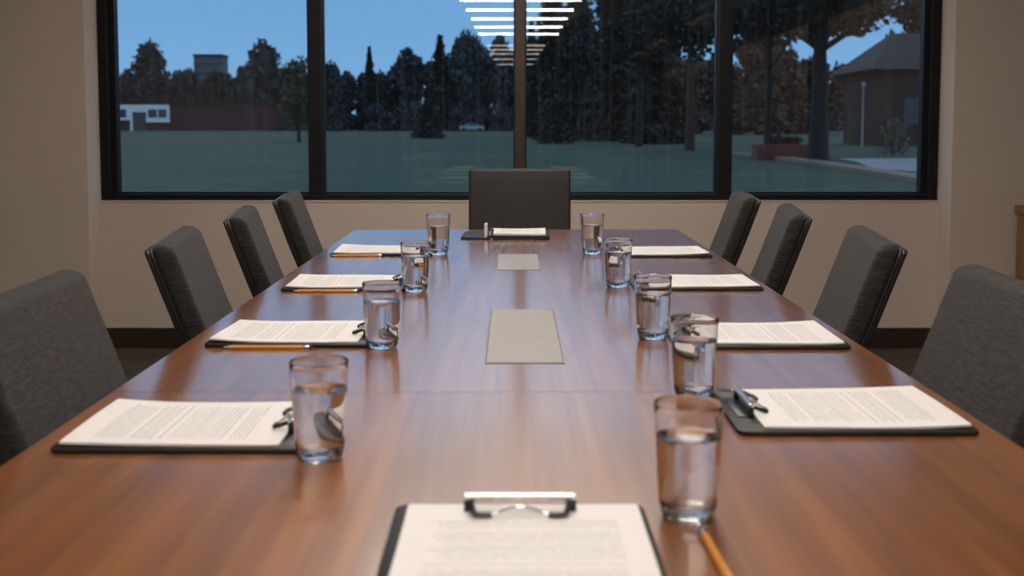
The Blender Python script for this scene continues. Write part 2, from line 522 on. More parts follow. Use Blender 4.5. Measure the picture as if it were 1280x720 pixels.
# flush grey cable covers in the table top
def cover(x0, x1, y0, y1, label):
    cx, cy = (x0 + x1) / 2, (y0 + y1) / 2
    o = empty('cable_cover', (cx, cy, TZ))
    tag(o, label, 'cable cover', 'grey cable covers in the tabletop')
    hx, hy = (x1 - x0) / 2, (y1 - y0) / 2
    bm = bmesh.new()
    box(bm, -hx, hx, -hy, hy, -.012, .0006)
    obj('rim', bm, M['plate_rim'], o, False)
    bm = bmesh.new()
    box(bm, -hx + .0025, hx - .0025, -hy + .006, hy - .006, -.004, .0016, bev=.0008)
    obj('lid', bm, M['plate'], o, False)
cover(-.045, .087, 1.86, 2.416, 'large grey flush cable cover in the middle of the tabletop')
cover(-.043, .078, 3.074, 3.457, 'smaller grey flush cable cover near the head clipboard')

# ------------------------------------------------------------------ chairs
def back_x(z):
    """front face of the backrest, chair facing +x"""
    t = max(0.0, z - .48)
    return -.19 - math.tan(R(20)) * t + .02 * math.exp(-((z - .55) / .1) ** 2)

def back_rings(z0, z1, hw, th, xoff, rtop, rc, bow=.005, nz=16):
    rings = []
    zs = [z0 + (z1 - rtop - z0) * k / nz for k in range(nz + 1)]
    prof = [(z, 0.0) for z in zs]
    prof = [(z0, .012), (z0 + .006, .003)] + [(z, 0) for z in zs[1:]]
    for k in range(1, 9):
        a = PI / 2 * k / 8
        prof.append((z1 - rtop + rtop * math.sin(a), rtop * (1 - math.cos(a))))
    for z, ins in prof:
        w = hw - ins * .95
        d = th / 2 - ins * min(1.0, (th / 2 - .002) / rtop)
        d = max(d, .004)
        x = back_x(z) + xoff - th / 2
        ring = []
        for px, py in rrect(d, w, rc, 6):
            q = (py / hw)
            xx = x + px + bow * (q * q) * 1.0
            ring.append((xx, py, z))
        rings.append(ring)
    return rings

def make_chair():
    root = empty('conference_chair')
    bm = bmesh.new(); loft(bm, back_rings(.43, .913, .229, .044, 0, .017, .014))
    obj('backrest', bm, M['fabric'], root, True, 60)
    bm = bmesh.new(); loft(bm, back_rings(.40, .903, .2265, .012, -.0455, .008, .0055))
    obj('back_shell', bm, M['shell'], root, True, 60)
    # welt running around the seam between cushion and shell
    bm = bmesh.new()
    pts = []
    for k in range(13):
        z = .44 + (.885 - .44) * k / 12
        pts.append((back_x(z) - .0445 + .005, -.2275, z))
    for k in range(1, 8):
        a = PI / 2 * k / 8
        z = .885 + .018 * math.sin(a); y = -.2275 + .018 * (1 - math.cos(a))
        pts.append((back_x(z) - .0445 + .005 * (y / .228) ** 2, y, z))
    pts2 = [(x, -y, z) for x, y, z in pts[::-1]]
    mid = []
    for k in range(1, 8):
        y = -.2095 + .419 * k / 8
        mid.append((back_x(.903) - .0445 + .005 * (y / .228) ** 2, y, .903))
    tube(bm, pts + mid + pts2, .0032, 8)
    obj('piping', bm, M['welt'], root, True, 60)
    # seat cushion
    bm = bmesh.new()
    rings = []
    for z, ins in ((.395, .02), (.40, .006), (.41, 0), (.45, 0), (.463, .004), (.472, .014), (.476, .03)):
        rings.append([(px + .035, py, z) for px, py in rrect(.235 - ins, .228 - ins, .045, 6)])
    loft(bm, rings)
    obj('seat', bm, M['fabric'], root, True, 60)
    bm = bmesh.new(); box(bm, -.185, .245, -.21, .21, .345, .395, bev=.006)
    obj('seat_frame', bm, M['chair_leg'], root)
    for sx, sy in ((.215, .185), (.215, -.185), (-.165, .185), (-.165, -.185)):
        bm = bmesh.new()
        k = .03 if sx > 0 else -.07
        tp = [(sx + a * .02, sy + b * .02, .345) for a, b in ((1, 1), (-1, 1), (-1, -1), (1, -1))]
        bt = [(sx + (k if sx < 0 else 0) + a * .013, sy + b * .013, 0) for a, b in ((1, 1), (-1, 1), (-1, -1), (1, -1))]
        loft(bm, [bt, tp])
        obj('leg', bm, M['chair_leg'], root, False)
    return root

side_chairs = [
    # x of back top, y centre, yaw(deg), facing, label
    (-.662, 1.588, 4, 1, 'charcoal fabric chair cut off at the left edge of the photo'),
    (-.676, 2.385, 9, 1, 'second charcoal fabric chair from the camera on the left side'),
    (-.695, 3.055, 9, 1, 'third charcoal fabric chair from the camera on the left side'),
    (-.712, 3.775, 6, 1, 'charcoal fabric chair on the left side closest to the window'),
    (.714, 1.66, -4, -1, 'charcoal fabric chair cut off at the right edge of the photo'),
    (.732, 2.395, -9, -1, 'second charcoal fabric chair from the camera on the right side'),
    (.742, 3.125, -9, -1, 'third charcoal fabric chair from the camera on the right side'),
    (.750, 3.815, -6, -1, 'charcoal fabric chair on the right side closest to the window'),
]
proto = make_chair()
off = -back_x(.9)
for i, (x, y, yaw, f, lab) in enumerate(side_chairs):
    o = proto if i == 0 else copy_tree(proto)
    rz = R(yaw) if f > 0 else PI + R(yaw)
    o.rotation_euler = (0, 0, rz)
    o.location = (x + math.cos(rz) * off, y + math.sin(rz) * off, 0)
    tag(o, lab, 'chair', 'upholstered chairs along the table')

# head chair facing the camera (-y)
def make_head_chair():
    root = empty('head_chair', (.032, 4.52, 0), -PI / 2)
    tag(root, 'dark brown square-backed chair at the head of the table before the window', 'chair')
    def hx(z): return -.20 - .06 * max(0, (z - .45)) / .5
    bm = bmesh.new()
    rings = []
    z0, z1, hw, th, rt = .40, .957, .2115, .05, .012
    prof = [(z0, .01), (z0 + .01, 0)] + [(z0 + .01 + (z1 - rt - z0 - .01) * k / 10, 0) for k in range(1, 11)]
    prof += [(z1 - rt + rt * math.sin(PI/2*k/6), rt * (1 - math.cos(PI/2*k/6))) for k in range(1, 7)]
    for z, ins in prof:
        rings.append([(hx(z) - th/2 + px, py, z) for px, py in rrect(th/2 - ins, hw - ins, .011, 5)])
    loft(bm, rings)
    obj('backrest', bm, M['leather'], root, True, 60)
    bm = bmesh.new()
    loft(bm, [[(px + .03, py, z) for px, py in rrect(.23 - i, .21 - i, .03, 5)] for z, i in ((.39, .01), (.4, 0), (.455, 0), (.468, .008), (.473, .02))])
    obj('seat', bm, M['leather'], root, True, 60)
    bm = bmesh.new(); box(bm, -.19, .24, -.195, .195, .34, .39, bev=.006)
    obj('seat_frame', bm, M['chair_leg'], root)
    for sx, sy in ((.21, .17), (.21, -.17), (-.17, .17), (-.17, -.17)):
        bm = bmesh.new()
        tp = [(sx + a * .02, sy + b * .02, .34) for a, b in ((1, 1), (-1, 1), (-1, -1), (1, -1))]
        bt = [(sx + (-.05 if sx < 0 else 0) + a * .013, sy + b * .013, 0) for a, b in ((1, 1), (-1, 1), (-1, -1), (1, -1))]
        loft(bm, [bt, tp])
        obj('leg', bm, M['chair_leg'], root, False)
make_head_chair()

# ------------------------------------------------------------------ clipboards and papers
BL, BWD, BT = .305, .235, .0065         # board: clip end at local +x
def make_clipboard():
    root = empty('clipboard')
    bm = bmesh.new()
    rings = []
    for z, ins in ((0, .0016), (.0012, 0), (BT - .0012, 0), (BT, .0014)):
        rings.append([(px, py, z) for px, py in rrect(BL/2 - ins, BWD/2 - ins, .014, 6)])
    loft(bm, rings)
    obj('board', bm, M['board'], root, True, 40)
    clip = clip_parts(root, BL/2 - .030)
    return root

def clip_parts(root, xc, zb=BT):
    """spring clip: base plate, raised bar along y, two arms with hooked feet on the paper"""
    bm = bmesh.new()
    box(bm, xc - .006, xc + .018, -.050, .050, zb, zb + .0022, bev=.0008)
    base = obj('clip_base', bm, M['black_metal'], root)
    bm = bmesh.new()
    rings = [[(xc + .002 + px, yy, zb + .0165 + pz) for px, pz in rrect(.0045 * s, .0032 * s, .002, 4)]
             for yy, s in ((-.052, .7), (-.051, 1), (.051, 1), (.052, .7))]
    loft(bm, rings)
    bar = obj('clip_bar', bm, M['chrome'], base)
    bar['label'] = 'silver clip bar'
    for s in (-1, 1):
        bm = bmesh.new()
        box(bm, xc - .002, xc + .005, s * .0495 - .0028, s * .0495 + .0028, zb + .0018, zb + .0138, bev=.0007)
        obj('clip_post', bm, M['black_metal'], base)
    for s in (-1, 1):
        bm = bmesh.new()
        tube(bm, [(xc + .001, s * .046, zb + .0135), (xc - .006, s * .045, zb + .0120), (xc - .016, s * .043, zb + .0078),
                  (xc - .021, s * .041, zb + .0066), (xc - .022, s * .036, zb + .0064), (xc - .0215, s * .026, zb + .0064)], .0028, 8)
        obj('clip_hook', bm, M['black_metal'], base)
    bm = bmesh.new()
    pts = []
    for k in range(17):
        q = -1 + 2 * k / 16
        pts.append((xc - .020 + .010 * math.cos(q * PI / 2) ** 2, q * .027, zb + .0064 + .004 * math.cos(q * PI / 2)))
    tube(bm, pts, .0012, 6)
    w = obj('clip_wire', bm, M['chrome'], base)
    return base

PL, PWD = .262, .212
def paper_mesh(L=PL, W=PWD, curl=.010, th=.0028, sag=.0, seed=0):
    """a thin stack of sheets, foot end (local -x) lifting a little"""
    nx, ny = 28, 10
    verts, faces, uvs = [], [], []
    def zt(u, w):
        lift = curl * max(0, (.42 - u) / .42) ** 2 * (1 + .25 * math.sin(3 * w + seed))
        return th + lift + .0008 * math.sin(5 * u + 2 * w + seed)
    top = [[None] * (ny + 1) for _ in range(nx + 1)]
    for s in (1, 0):
        for i in range(nx + 1):
            for j in range(ny + 1):
                u, w = i / nx, j / ny
                z = zt(u, w) if s else max(0.0001, zt(u, w) - th)
                verts.append((-L/2 + L*u, -W/2 + W*w, z))
                uvs.append((u, w))
    n = (nx + 1) * (ny + 1)
    idx = lambda i, j, s=0: s * n + i * (ny + 1) + j
    for i in range(nx):
        for j in range(ny):
            faces.append((idx(i,j), idx(i+1,j), idx(i+1,j+1), idx(i,j+1)))
            faces.append((idx(i,j,1), idx(i,j+1,1), idx(i+1,j+1,1), idx(i+1,j,1)))
    for i in range(nx):
        faces.append((idx(i,0), idx(i,0,1), idx(i+1,0,1), idx(i+1,0)))
        faces.append((idx(i,ny), idx(i+1,ny), idx(i+1,ny,1), idx(i,ny,1)))
    for j in range(ny):
        faces.append((idx(0,j), idx(0,j+1), idx(0,j+1,1), idx(0,j,1)))
        faces.append((idx(nx,j), idx(nx,j,1), idx(nx,j+1,1), idx(nx,j+1)))
    me = bpy.data.meshes.new('paper_stack')
    me.from_pydata(verts, [], faces)
    uvl = me.uv_layers.new(name='UVMap')
    for lp in me.loops:
        v = lp.vertex_index
        uvl.data[lp.index].uv = uvs[v] if v < n else (0.02, 0.02)
    me.materials.append(M['paper'])
    me.shade_smooth(); me.set_sharp_from_angle(angle=R(35))
    return me

cb_proto = make_clipboard()
boards = [
    # centre x, front y, rot (deg), tilt, paper shift, where
    (-.3990, 1.342, 0, 'on the left side nearest the camera'),
    (-.3890, 1.996, 0, 'on the left side, second from the camera'),
    (-.3930, 2.680, 0, 'on the left side, third from the camera'),
    (-.3920, 3.408, 0, 'on the left side closest to the window'),
    (.4375, 1.420, 180, 'on the right side nearest the camera'),
    (.4395, 1.977, 180, 'on the right side, second from the camera'),
    (.4430, 2.690, 180, 'on the right side, third from the camera'),
    (.4390, 3.367, 180, 'on the right side closest to the window'),
]
for i, (x, y, rot, where) in enumerate(boards):
    o = cb_proto if i == 0 else copy_tree(cb_proto)
    jit = (0, -.6, .8, .8, 0, .3, -.4, .5)[i]
    o.location = (x, y + BWD/2, TZ)
    o.rotation_euler = (0, 0, R(rot + jit))
    tag(o, 'black clipboard ' + where + ' of the table', 'clipboard', 'clipboards laid out around the table')
    p = bpy.data.objects.new('paper_stack', paper_mesh(seed=i * 1.7, curl=.0035 if i < 4 else .003))
    C.objects.link(p)
    d = 1 if rot == 0 else -1
    p.location = (x - d * .0115, y + BWD/2 + .002 * (i % 3 - 1), TZ + BT + .0002)
    p.rotation_euler = (0, 0, R(rot + jit + (.4, -.5, .3, 0)[i % 4]))
    tag(p, 'printed white pages clipped to the clipboard ' + where, 'papers', 'printed pages on the clipboards')

# near head seat: portrait board, clip away from the camera
near = copy_tree(cb_proto)
near.location = (.0080, 1.146 - BL/2 * 1.04, TZ)
near.rotation_euler = (0, 0, R(90))
near.scale = (1.04, 1.06, 1)
tag(near, 'black clipboard at the bottom of the photo with a wide silver clip', 'clipboard', 'clipboards laid out around the table')
p = bpy.data.objects.new('paper_stack', paper_mesh(L=.285, W=.230, curl=.004, seed=5))
C.objects.link(p)
p.location = (.0110, 1.136 - .1425, TZ + BT + .0002)
p.rotation_euler = (0, 0, R(90))
tag(p, 'blurred printed white pages at the bottom centre of the photo', 'papers', 'printed pages on the clipboards')

# far head seat: board with a small pad, clip standing up at its left
hb = empty('clipboard', (-.020, 4.022, TZ), R(-1.5))
tag(hb, 'black clipboard at the far head of the table before the brown chair', 'clipboard', 'clipboards laid out around the table')
bm = bmesh.new()
loft(bm, [[(px, py, z) for px, py in rrect(.152 - i, .118 - i, .012, 6)] for z, i in ((0, .0015), (.0012, 0), (.006, 0), (.007, .0012))])
obj('board', bm, M['board'], hb, True, 40)
bm = bmesh.new(); box(bm, -.062, .150, -.116, .112, .007, .0125, bev=.001)
obj('backing_pad', bm, M['board'], hb)
bm = bmesh.new()
loft(bm, [[(-.067 + px, -.085 + py, z) for px, py in rrect(.0045 * s, .03 * s, .003, 4)] for z, s in ((.007, 1), (.051, 1), (.053, .7))])
lv = obj('clip_lever', bm, M['pale_plastic'], hb)
lv['label'] = 'pale upright clip lever'
bm = bmesh.new()
tube(bm, [(-.048, -.06, .032), (-.046, -.075, .034), (-.044, -.09, .030), (-.046, -.105, .020), (-.046, -.117, .010)], .0042, 8)
obj('clip_hook', bm, M['black_metal'], hb)
bm = bmesh.new()
tube(bm, [(-.046, -.1195, .0045), (-.046, -.131, .0035)], .0032, 10)
cap = obj('clip_tip', bm, M['brass'], hb)
cap['label'] = 'small brass clip tip'
p = bpy.data.objects.new('paper_stack', paper_mesh(L=.190, W=.205, curl=.001, th=.006, seed=2))
C.objects.link(p)
p.location = (.022, 4.022, TZ + .0128)
p.rotation_euler = (0, 0, R(180 - 1.5))
tag(p, 'small white pages at the far head of the table before the brown chair', 'papers', 'printed pages on the clipboards')

# ------------------------------------------------------------------ tumblers
GH, GR0, GR1 = .1155, .0275, .0345
def make_glass(level=.083):
    root = empty('water_glass')
    def ro(z): return GR0 + (GR1 - GR0) * (z / GH) ** .85
    wall, base = .0011, .0135
    prof = [(.0005, .0008), (GR0 - .0075, .0006), (GR0 - .0055, 0), (GR0 - .0035, .0004), (GR0 - .0012, .004), (GR0 + .0004, .010)]
    for k in range(1, 13):
        z = .010 + (GH - .011) * k / 12
        prof.append((ro(z), z))
    prof += [(GR1 - .0003, GH - .0003), (GR1 - wall/2, GH), (GR1 - wall + .0003, GH - .0004)]
    inner = []
    for k in range(12, -1, -1):
        z = base + .006 + (GH - .002 - base - .006) * k / 12
        inner.append((ro(z) - wall, z))
    rb = ro(base + .006) - wall
    for k in range(1, 7):
        a = PI / 2 * k / 6
        inner.append((rb - .006 + .006 * math.cos(a), base + .006 - .006 * math.sin(a)))
    inner += [(rb * .5, base - .0006), (.0005, base - .0008)]
    bm = bmesh.new(); lathe(bm, prof + inner, 64)
    obj('tumbler', bm, M['glass'], root, True, 50)
    bm = bmesh.new()
    e = .00025
    wp = [(.0005, base - .0008 - e), (rb * .5, base - .0006 - e)]
    for k in range(6, 0, -1):
        a = PI / 2 * k / 6
        wp.append((rb - .006 + (.006 + e) * math.cos(a), base + .006 - (.006 + e) * math.sin(a)))
    for k in range(0, 9):
        z = base + .006 + (level - base - .006) * k / 8
        wp.append((ro(z) - wall + e, z))
    r = ro(level) - wall
    wp += [(r - .0012, level - .0009), (r - .004, level - .0013), (.0005, level - .0013)]
    lathe(bm, wp, 64)
    obj('water', bm, M['water'], root, True, 50)
    return root
gl = make_glass()
glasses = [
    (-.225, 1.327, 1.0, 'tumbler of water beside the nearest left clipboard'),
    (-.227, 1.995, 1.0, 'tumbler of water beside the second left clipboard'),
    (-.226, 2.677, 1.01, 'tumbler of water beside the third left clipboard'),
    (-.221, 3.445, 1.05, 'tumbler of water beside the left clipboard closest to the window'),
    (.175, 1.123, 1.0, 'tumbler of water closest to the camera, in front of an orange pencil'),
    (.261, 1.632, 1.0, 'tumbler of water beside the nearest right clipboard'),
    (.257, 2.084, 1.0, 'tumbler of water beside the second right clipboard'),
    (.255, 2.755, 1.01, 'tumbler of water beside the third right clipboard'),
    (.242, 3.466, 1.05, 'tumbler of water beside the right clipboard closest to the window'),
]
for i, (x, y, s, lab) in enumerate(glasses):
    o = gl if i == 0 else copy_tree(gl)
    o.location = (x, y, TZ + .0002)
    o.scale = (s, s, s)
    o.rotation_euler = (0, 0, i * .7)
    tag(o, lab, 'glass', 'tumblers of water on the table')

# ------------------------------------------------------------------ pencils (tip at local -x)
def make_pencil(L=.158):
    root = empty('pencil')
    r = .0037
    hexa = lambda x, rr: [(x, rr * math.cos(PI/3*k), rr * math.sin(PI/3*k)) for k in range(6)]
    bm = bmesh.new(); loft(bm, [hexa(-L/2 + .020, r), hexa(L/2 - .014, r)])
    obj('shaft', bm, M['pencil'], root, False)
    circ = lambda x, rr: [(x, rr * math.cos(2*PI*k/18), rr * math.sin(2*PI*k/18)) for k in range(18)]
    bm = bmesh.new(); loft(bm, [circ(-L/2 + .005, .0011), circ(-L/2 + .020, r * .96)])
    obj('sharpened_wood', bm, M['pencil_wood'], root)
    bm = bmesh.new(); loft(bm, [circ(-L/2, .0002), circ(-L/2 + .005, .0011)])
    obj('lead', bm, M['graphite'], root)
    bm = bmesh.new(); loft(bm, [circ(L/2 - .014, r*1.02), circ(L/2 - .011, r * 1.06), circ(L/2 - .009, r), circ(L/2 - .006, r * 1.06), circ(L/2 - .005, r)])
    obj('ferrule', bm, M['chrome'], root)
    bm = bmesh.new(); loft(bm, [circ(L/2 - .005, r * .95), circ(L/2 - .001, r * .95), circ(L/2, r * .7)])
    obj('eraser', bm, M['eraser'], root)
    return root
pc = make_pencil()
for i, (x, y, rz, lab) in enumerate((
        (-.428, 1.986, 0, 'orange pencil in front of the second left clipboard'),
        (-.436, 2.668, .5, 'orange pencil in front of the third left clipboard'),
        (-.462, 3.400, 1, 'orange pencil in front of the left clipboard closest to the window'),
        (.184, .996, 92, 'blurred orange pencil lying in front of the tumbler closest to the camera'))):
    o = pc if i == 0 else copy_tree(pc)
    o.location = (x, y, TZ + (.0038 if i == 3 else .0033))
    o.rotation_euler = (0, 0, R(rz))
    if i == 3: o.scale = (1, 1.15, 1.15)
    tag(o, lab, 'pencil', 'orange pencils on the table')

# ------------------------------------------------------------------ wooden cabinet at the right edge
cab = empty('wooden_cabinet', (3.02, 5.32, 0))
tag(cab, 'honey brown wooden cabinet cut off at the right edge, against the wall', 'cabinet')
bm = bmesh.new(); box(bm, -.55, .25, -.32, .33, .705, .748, bev=.004)
obj('cabinet_top', bm, M['oak'], cab)
bm = bmesh.new(); box(bm, -.535, .25, -.30, .33, .06, .705, bev=.003)
obj('carcass', bm, M['oak'], cab)
bm = bmesh.new(); box(bm, -.50, .24, -.27, .31, 0, .06)
obj('plinth', bm, M['base'], cab)
for x0, x1, hx in ((-.53, -.145, -.18), (-.14, .245, -.10)):
    bm = bmesh.new(); box(bm, x0, x1, -.32, -.3005, .075, .698, bev=.003)
    d = obj('door', bm, M['oak'], cab)
    bm = bmesh.new(); tube(bm, [(hx, -.335, .5), (hx, -.335, .62)], .005, 10)
    box(bm, hx - .004, hx + .004, -.335, -.319, .505, .513); box(bm, hx - .004, hx + .004, -.335, -.319, .607, .615)
    obj('handle', bm, M['chrome'], d)

# ------------------------------------------------------------------ outdoors
GZ = 0.0
o = raw('lawn', [(-300, 6.3, GZ), (300, 6.3, GZ), (300, 700, GZ), (-300, 700, GZ)], [(0, 1, 2, 3)], M['lawn'])
tag(o, 'wide dusky green lawn outside the window', 'lawn', None, 'structure')

def leaves(pts, size, seed, flat=.0):
    r = random.Random(seed)
    verts, faces = [], []
    for p in pts:
        s = size * r.uniform(.6, 1.35)
        a = Vector((r.gauss(0, 1), r.gauss(0, 1), r.gauss(0, 1) * (1 - flat))).normalized()
        b = a.cross(Vector((r.gauss(0, 1), r.gauss(0, 1), r.gauss(0, 1)))).normalized()
        k = len(verts)
        P = Vector(p)
        verts += [P - a * s, P + b * s * .55, P + a * s, P - b * s * .55]
        faces.append((k, k + 1, k + 2, k + 3))
    return verts, faces

def blob_pts(n, blobs, seed):
    r = random.Random(seed)
    wts = [b[3] * b[4] * b[5] for b in blobs]
    out = []
    for _ in range(n):
        b = r.choices(blobs, wts)[0]
        d = Vector((r.gauss(0, 1), r.gauss(0, 1), r.gauss(0, 1))).normalized() * (r.random() ** .45)
        out.append((b[0] + d.x * b[3], b[1] + d.y * b[4], b[2] + d.z * b[5]))
    return out

def tree_parts(name, kind, h, w, seed, leafmat, barkmat, n, size, crown0=.25, trunk=.2):
    """a tree of height h and crown width w standing at its own origin"""
    r = random.Random(seed)
    root = empty(name)
    if kind == 'conifer':
        pts = []
        for _ in range(n):
            t = r.random() ** .8
            z = h * (crown0 + (1 - crown0) * (1 - t))
            tier = .72 + .28 * (1 - ((z / h * 9) % 1))
            rad = w / 2 * (t ** .85) * tier * (r.random() ** .5)
            a = r.uniform(0, 2 * PI)
            lob = 1 + .18 * math.sin(3 * a + z)
            pts.append((rad * lob * math.cos(a), rad * lob * math.sin(a), z - rad * .18))
    else:
        blobs = []
        nb = 9 if kind == 'broad' else 12
        zc = h * (crown0 + (1 - crown0) * .5)
        rz = h * (1 - crown0) * .5
        for k in range(nb):
            a = r.uniform(0, 2 * PI); q = r.uniform(.15, .68)
            zz = r.uniform(-.75, .72)
            f = math.sqrt(max(.1, 1 - zz * zz))
            br = r.uniform(.26, .42)
            blobs.append((w/2 * q * f * math.cos(a), w/2 * q * f * math.sin(a), zc + rz * zz * .78, w/2 * br * 1.15, w/2 * br * 1.15, rz * br * .9))
        blobs.append((0, 0, zc, w/2 * .55, w/2 * .55, rz * .72))
        blobs.append((w * .06, 0, zc + rz * .52, w/2 * .52, w/2 * .52, rz * .46))
        if crown0 < .1: blobs += [(w * q, 0, h * .13, w * .26, w * .3, h * .15) for q in (-.27, 0, .27)]
        pts = blob_pts(n, blobs, seed + 1)
    v, f = leaves(pts, size, seed + 2)
    raw('foliage', v, f, leafmat, root)
    bm = bmesh.new()
    top = h * (.92 if kind == 'conifer' else .7)
    tube(bm, [(0, 0, -.1), (0.02 * h * .1, 0, h * .25), (0, .02, h * .5), (0, 0, top)], trunk, 9, trunk * .35)
    if kind != 'conifer':
        for k in range(6):
            a = r.uniform(0, 2 * PI); z0 = h * r.uniform(max(.12, crown0 * .9), .6)
            e = (w * .3 * math.cos(a), w * .3 * math.sin(a), z0 + h * r.uniform(.12, .25))
            tube(bm, [(0, 0, z0), (e[0] * .5, e[1] * .5, z0 + (e[2] - z0) * .6), e], trunk * .35, 6, trunk * .1)
    obj('trunk', bm, barkmat, root)
    return root

def place(root, first, x, y, s=(1, 1, 1), rz=0.0):
    o = root if first else copy_tree(root)
    o.location = (x, y, GZ); o.scale = s; o.rotation_euler = (0, 0, rz)
    return o

# far tree line beyond the lawn: x, height, width, kind
far = [
    (-80, 13.0, 9, 'b'), (-70.6, 17.8, 9.2, 'b'), (-62.8, 12.6, 6.0, 'b'), (-57.4, 12.0, 6.4, 'b'), (-48.9, 17.8, 9.6, 'b'),
    (-42.0, 13.2, 6.0, 'b'), (-35.4, 14.0, 6.6, 'b'), (-27.8, 16.0, 4.6, 'c'), (-20.2, 16.2, 8.0, 'b'),
    (-14.0, 18.2, 7.4, 'c'), (-9.0, 20.0, 7.6, 'b'), (-2.2, 19.0, 7.4, 'b'), (3.8, 21.0, 6.4, 'c'),
    (9.6, 20.0, 6.6, 'c'), (17.0, 16.0, 8.0, 'n'), (25.0, 15.8, 8.0, 'n'), (33.0, 15.2, 8.0, 'n'), (41.0, 16.2, 8.0, 'n'),
    (49.0, 13.0, 8.0, 'n'), (57.0, 14.0, 8.0, 'n'), (65.0, 13.0, 8.0, 'n'), (73.0, 15.2, 8.0, 'n'), (81., 13.0, 8.0, 'n'),
]
ctrl = [(-112, 12.5), (-76, 12.8), (-70.6, 15), (-64.8, 12.2), (-59, 10.2), (-53.6, 14.2), (-48.9, 14.5), (-43, 12.6), (-34.4, 13.2), (-25, 12),
        (-20.3, 14), (-14, 16.5), (-9.4, 17.5), (-3, 17), (5, 18), (11, 16), (16, 15), (90, 15)]
def line_h(x):
    for (xa, ha), (xb, hb_) in zip(ctrl, ctrl[1:]):
        if xa <= x <= xb: return ha + (hb_ - ha) * (x - xa) / (xb - xa)
    return 13
rows = [(x, h, w_, kd, 226) for x, h, w_, kd in far]
for q, y in enumerate((236.5, 246.5)):
    x = -108 + q * 3.2
    while x < 86:
        kd = 'n' if x > 13 else 'b'
        rows.append((x * y / 226, line_h(x) * y / 226 * rnd.uniform(.86, 1.0), 6.9, kd, y))
        x += 6.6
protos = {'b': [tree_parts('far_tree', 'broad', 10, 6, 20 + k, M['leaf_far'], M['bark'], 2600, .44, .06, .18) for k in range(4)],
          'n': [tree_parts('far_tree', 'broad', 10, 6, 30 + k, M['leaf_reflect_tint'], M['bark_brown'], 2600, .44, .04, .18) for k in range(3)],
          'c': [tree_parts('far_tree', 'conifer', 10, 4, 40 + k, M['leaf_con'], M['bark'], 2400, .36, .03, .16) for k in range(2)]}
kinds = {'b': ('round-headed tree', 'far round-headed trees'), 'n': ('brown-tinted tree', 'far brownish trees'), 'c': ('pointed evergreen', 'far pointed evergreens')}
used = set()
for i, (x, h, w_, kd, y) in enumerate(rows):
    k = i % len(protos[kd])
    first = (kd, k) not in used
    used.add((kd, k))
    base_w = 4 if kd == 'c' else 6
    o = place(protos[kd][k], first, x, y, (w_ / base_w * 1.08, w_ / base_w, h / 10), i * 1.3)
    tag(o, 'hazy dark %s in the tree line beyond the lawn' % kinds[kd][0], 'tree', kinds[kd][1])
scrub = tree_parts('far_shrub', 'broad', 4, 6, 90, M['leaf_far'], M['bark'], 900, .4, .0, .1)
for i in range(17):
    o = place(scrub, i == 0, -40 + i * 7.6, 213 + rnd.uniform(0, 2), (1.25, .75, rnd.uniform(.95, 1.5)), i * 2.1)
    tag(o, 'low dark shrub at the foot of the far tree line', 'shrub', 'far shrubs under the tree line')

# single nearer trees
def single(name, lab, cat, kind, x, y, h, w, seed, leaf, bark, n, size, c0, tr, group=None):
    o = tree_parts(name, kind, h, w, seed, M[leaf], M[bark], n, size, c0, tr)
    o.location = (x, y, GZ)
    tag(o, lab, cat, group)
    return o
single('lawn_tree', 'green leafy tree partly behind the first mullion from the left', 'tree', 'broad', -13.85, 75, 5.6, 3.9, 101, 'leaf_mid', 'bark', 1500, .20, .12, .13)
single('fir_tree', 'small dark fir standing alone on the lawn', 'tree', 'conifer', -7.1, 97, 3.5, 3.6, 102, 'leaf_con', 'bark', 1300, .20, .02, .12)
single('round_conifer', 'bushy dark evergreen on the lawn just right of the centre mullion', 'tree', 'broad', 2.65, 70, 3.0, 2.9, 103, 'leaf_con', 'bark', 1500, .16, .04, .12)
for i, (x, y, h, w, lab) in enumerate((
        (3.7, 106, 15.5, 7.0, 'tall dark conifer just right of the centre mullion'),
        (5.2, 92, 14.5, 6.4, 'tall dark conifer second right of the centre mullion'),
        (7.3, 81, 14.0, 6.0, 'tall dark conifer in the middle of the third pane'),
        (8.7, 70, 9.0, 4.6, 'shorter dense dark conifer left of the bare brown trunk'))):
    single('tall_conifer', lab, 'tree', 'conifer', x, y, h, w, 110 + i, 'leaf_con', 'bark', 5200, .34, .02, .2)
for i, (x, y, h, w, tr, c0, lab, bark) in enumerate((
        (6.6, 60, 10.0, 8.5, .21, .36, 'tall pine with a dark trunk in the third pane', 'bark'),
        (7.85, 51, 9.4, 8.5, .24, .38, 'tall pine with a brown trunk near the third mullion', 'bark_brown'),
        (9.3, 42, 8.0, 7.0, .16, .42, 'slim pine rising behind the brick planter', 'bark'),
        (9.35, 35.2, 6.9, 6.6, .34, .48, 'thick-trunked pine in the middle of the right pane', 'bark'),
        (15.6, 41, 8.2, 6.2, .25, .50, 'pine at the right edge of the window', 'bark'))):
    single('tall_pine', lab, 'tree', 'pine', x, y, h, w, 120 + i, 'leaf_con', bark, 7500, .15, c0, tr)
for i, x in enumerate((13.5, 18.5, 23.0, 28.0, 33.5, 39.0, 45.0, 51.0, 57.0)):
    y = 132 + (i % 3) * 9
    o = copy_tree(protos['n'][i % 3])
    o.location = (x, y, GZ); o.rotation_euler = (0, 0, i * .9)
    o.scale = (1.25, 1.1, (1.02, 1.25, .98, 1.3, 1.12)[i % 5])
    tag(o, 'brownish tree in the wood between the lawn pines and the far tree line', 'tree', 'brownish trees in the middle distance')
single('pale_shrub', 'small pale green shrub beside the wet path', 'shrub', 'broad', 14.5, 44, 1.5, 1.3, 130, 'leaf_pale', 'bark', 500, .08, .05, .04)

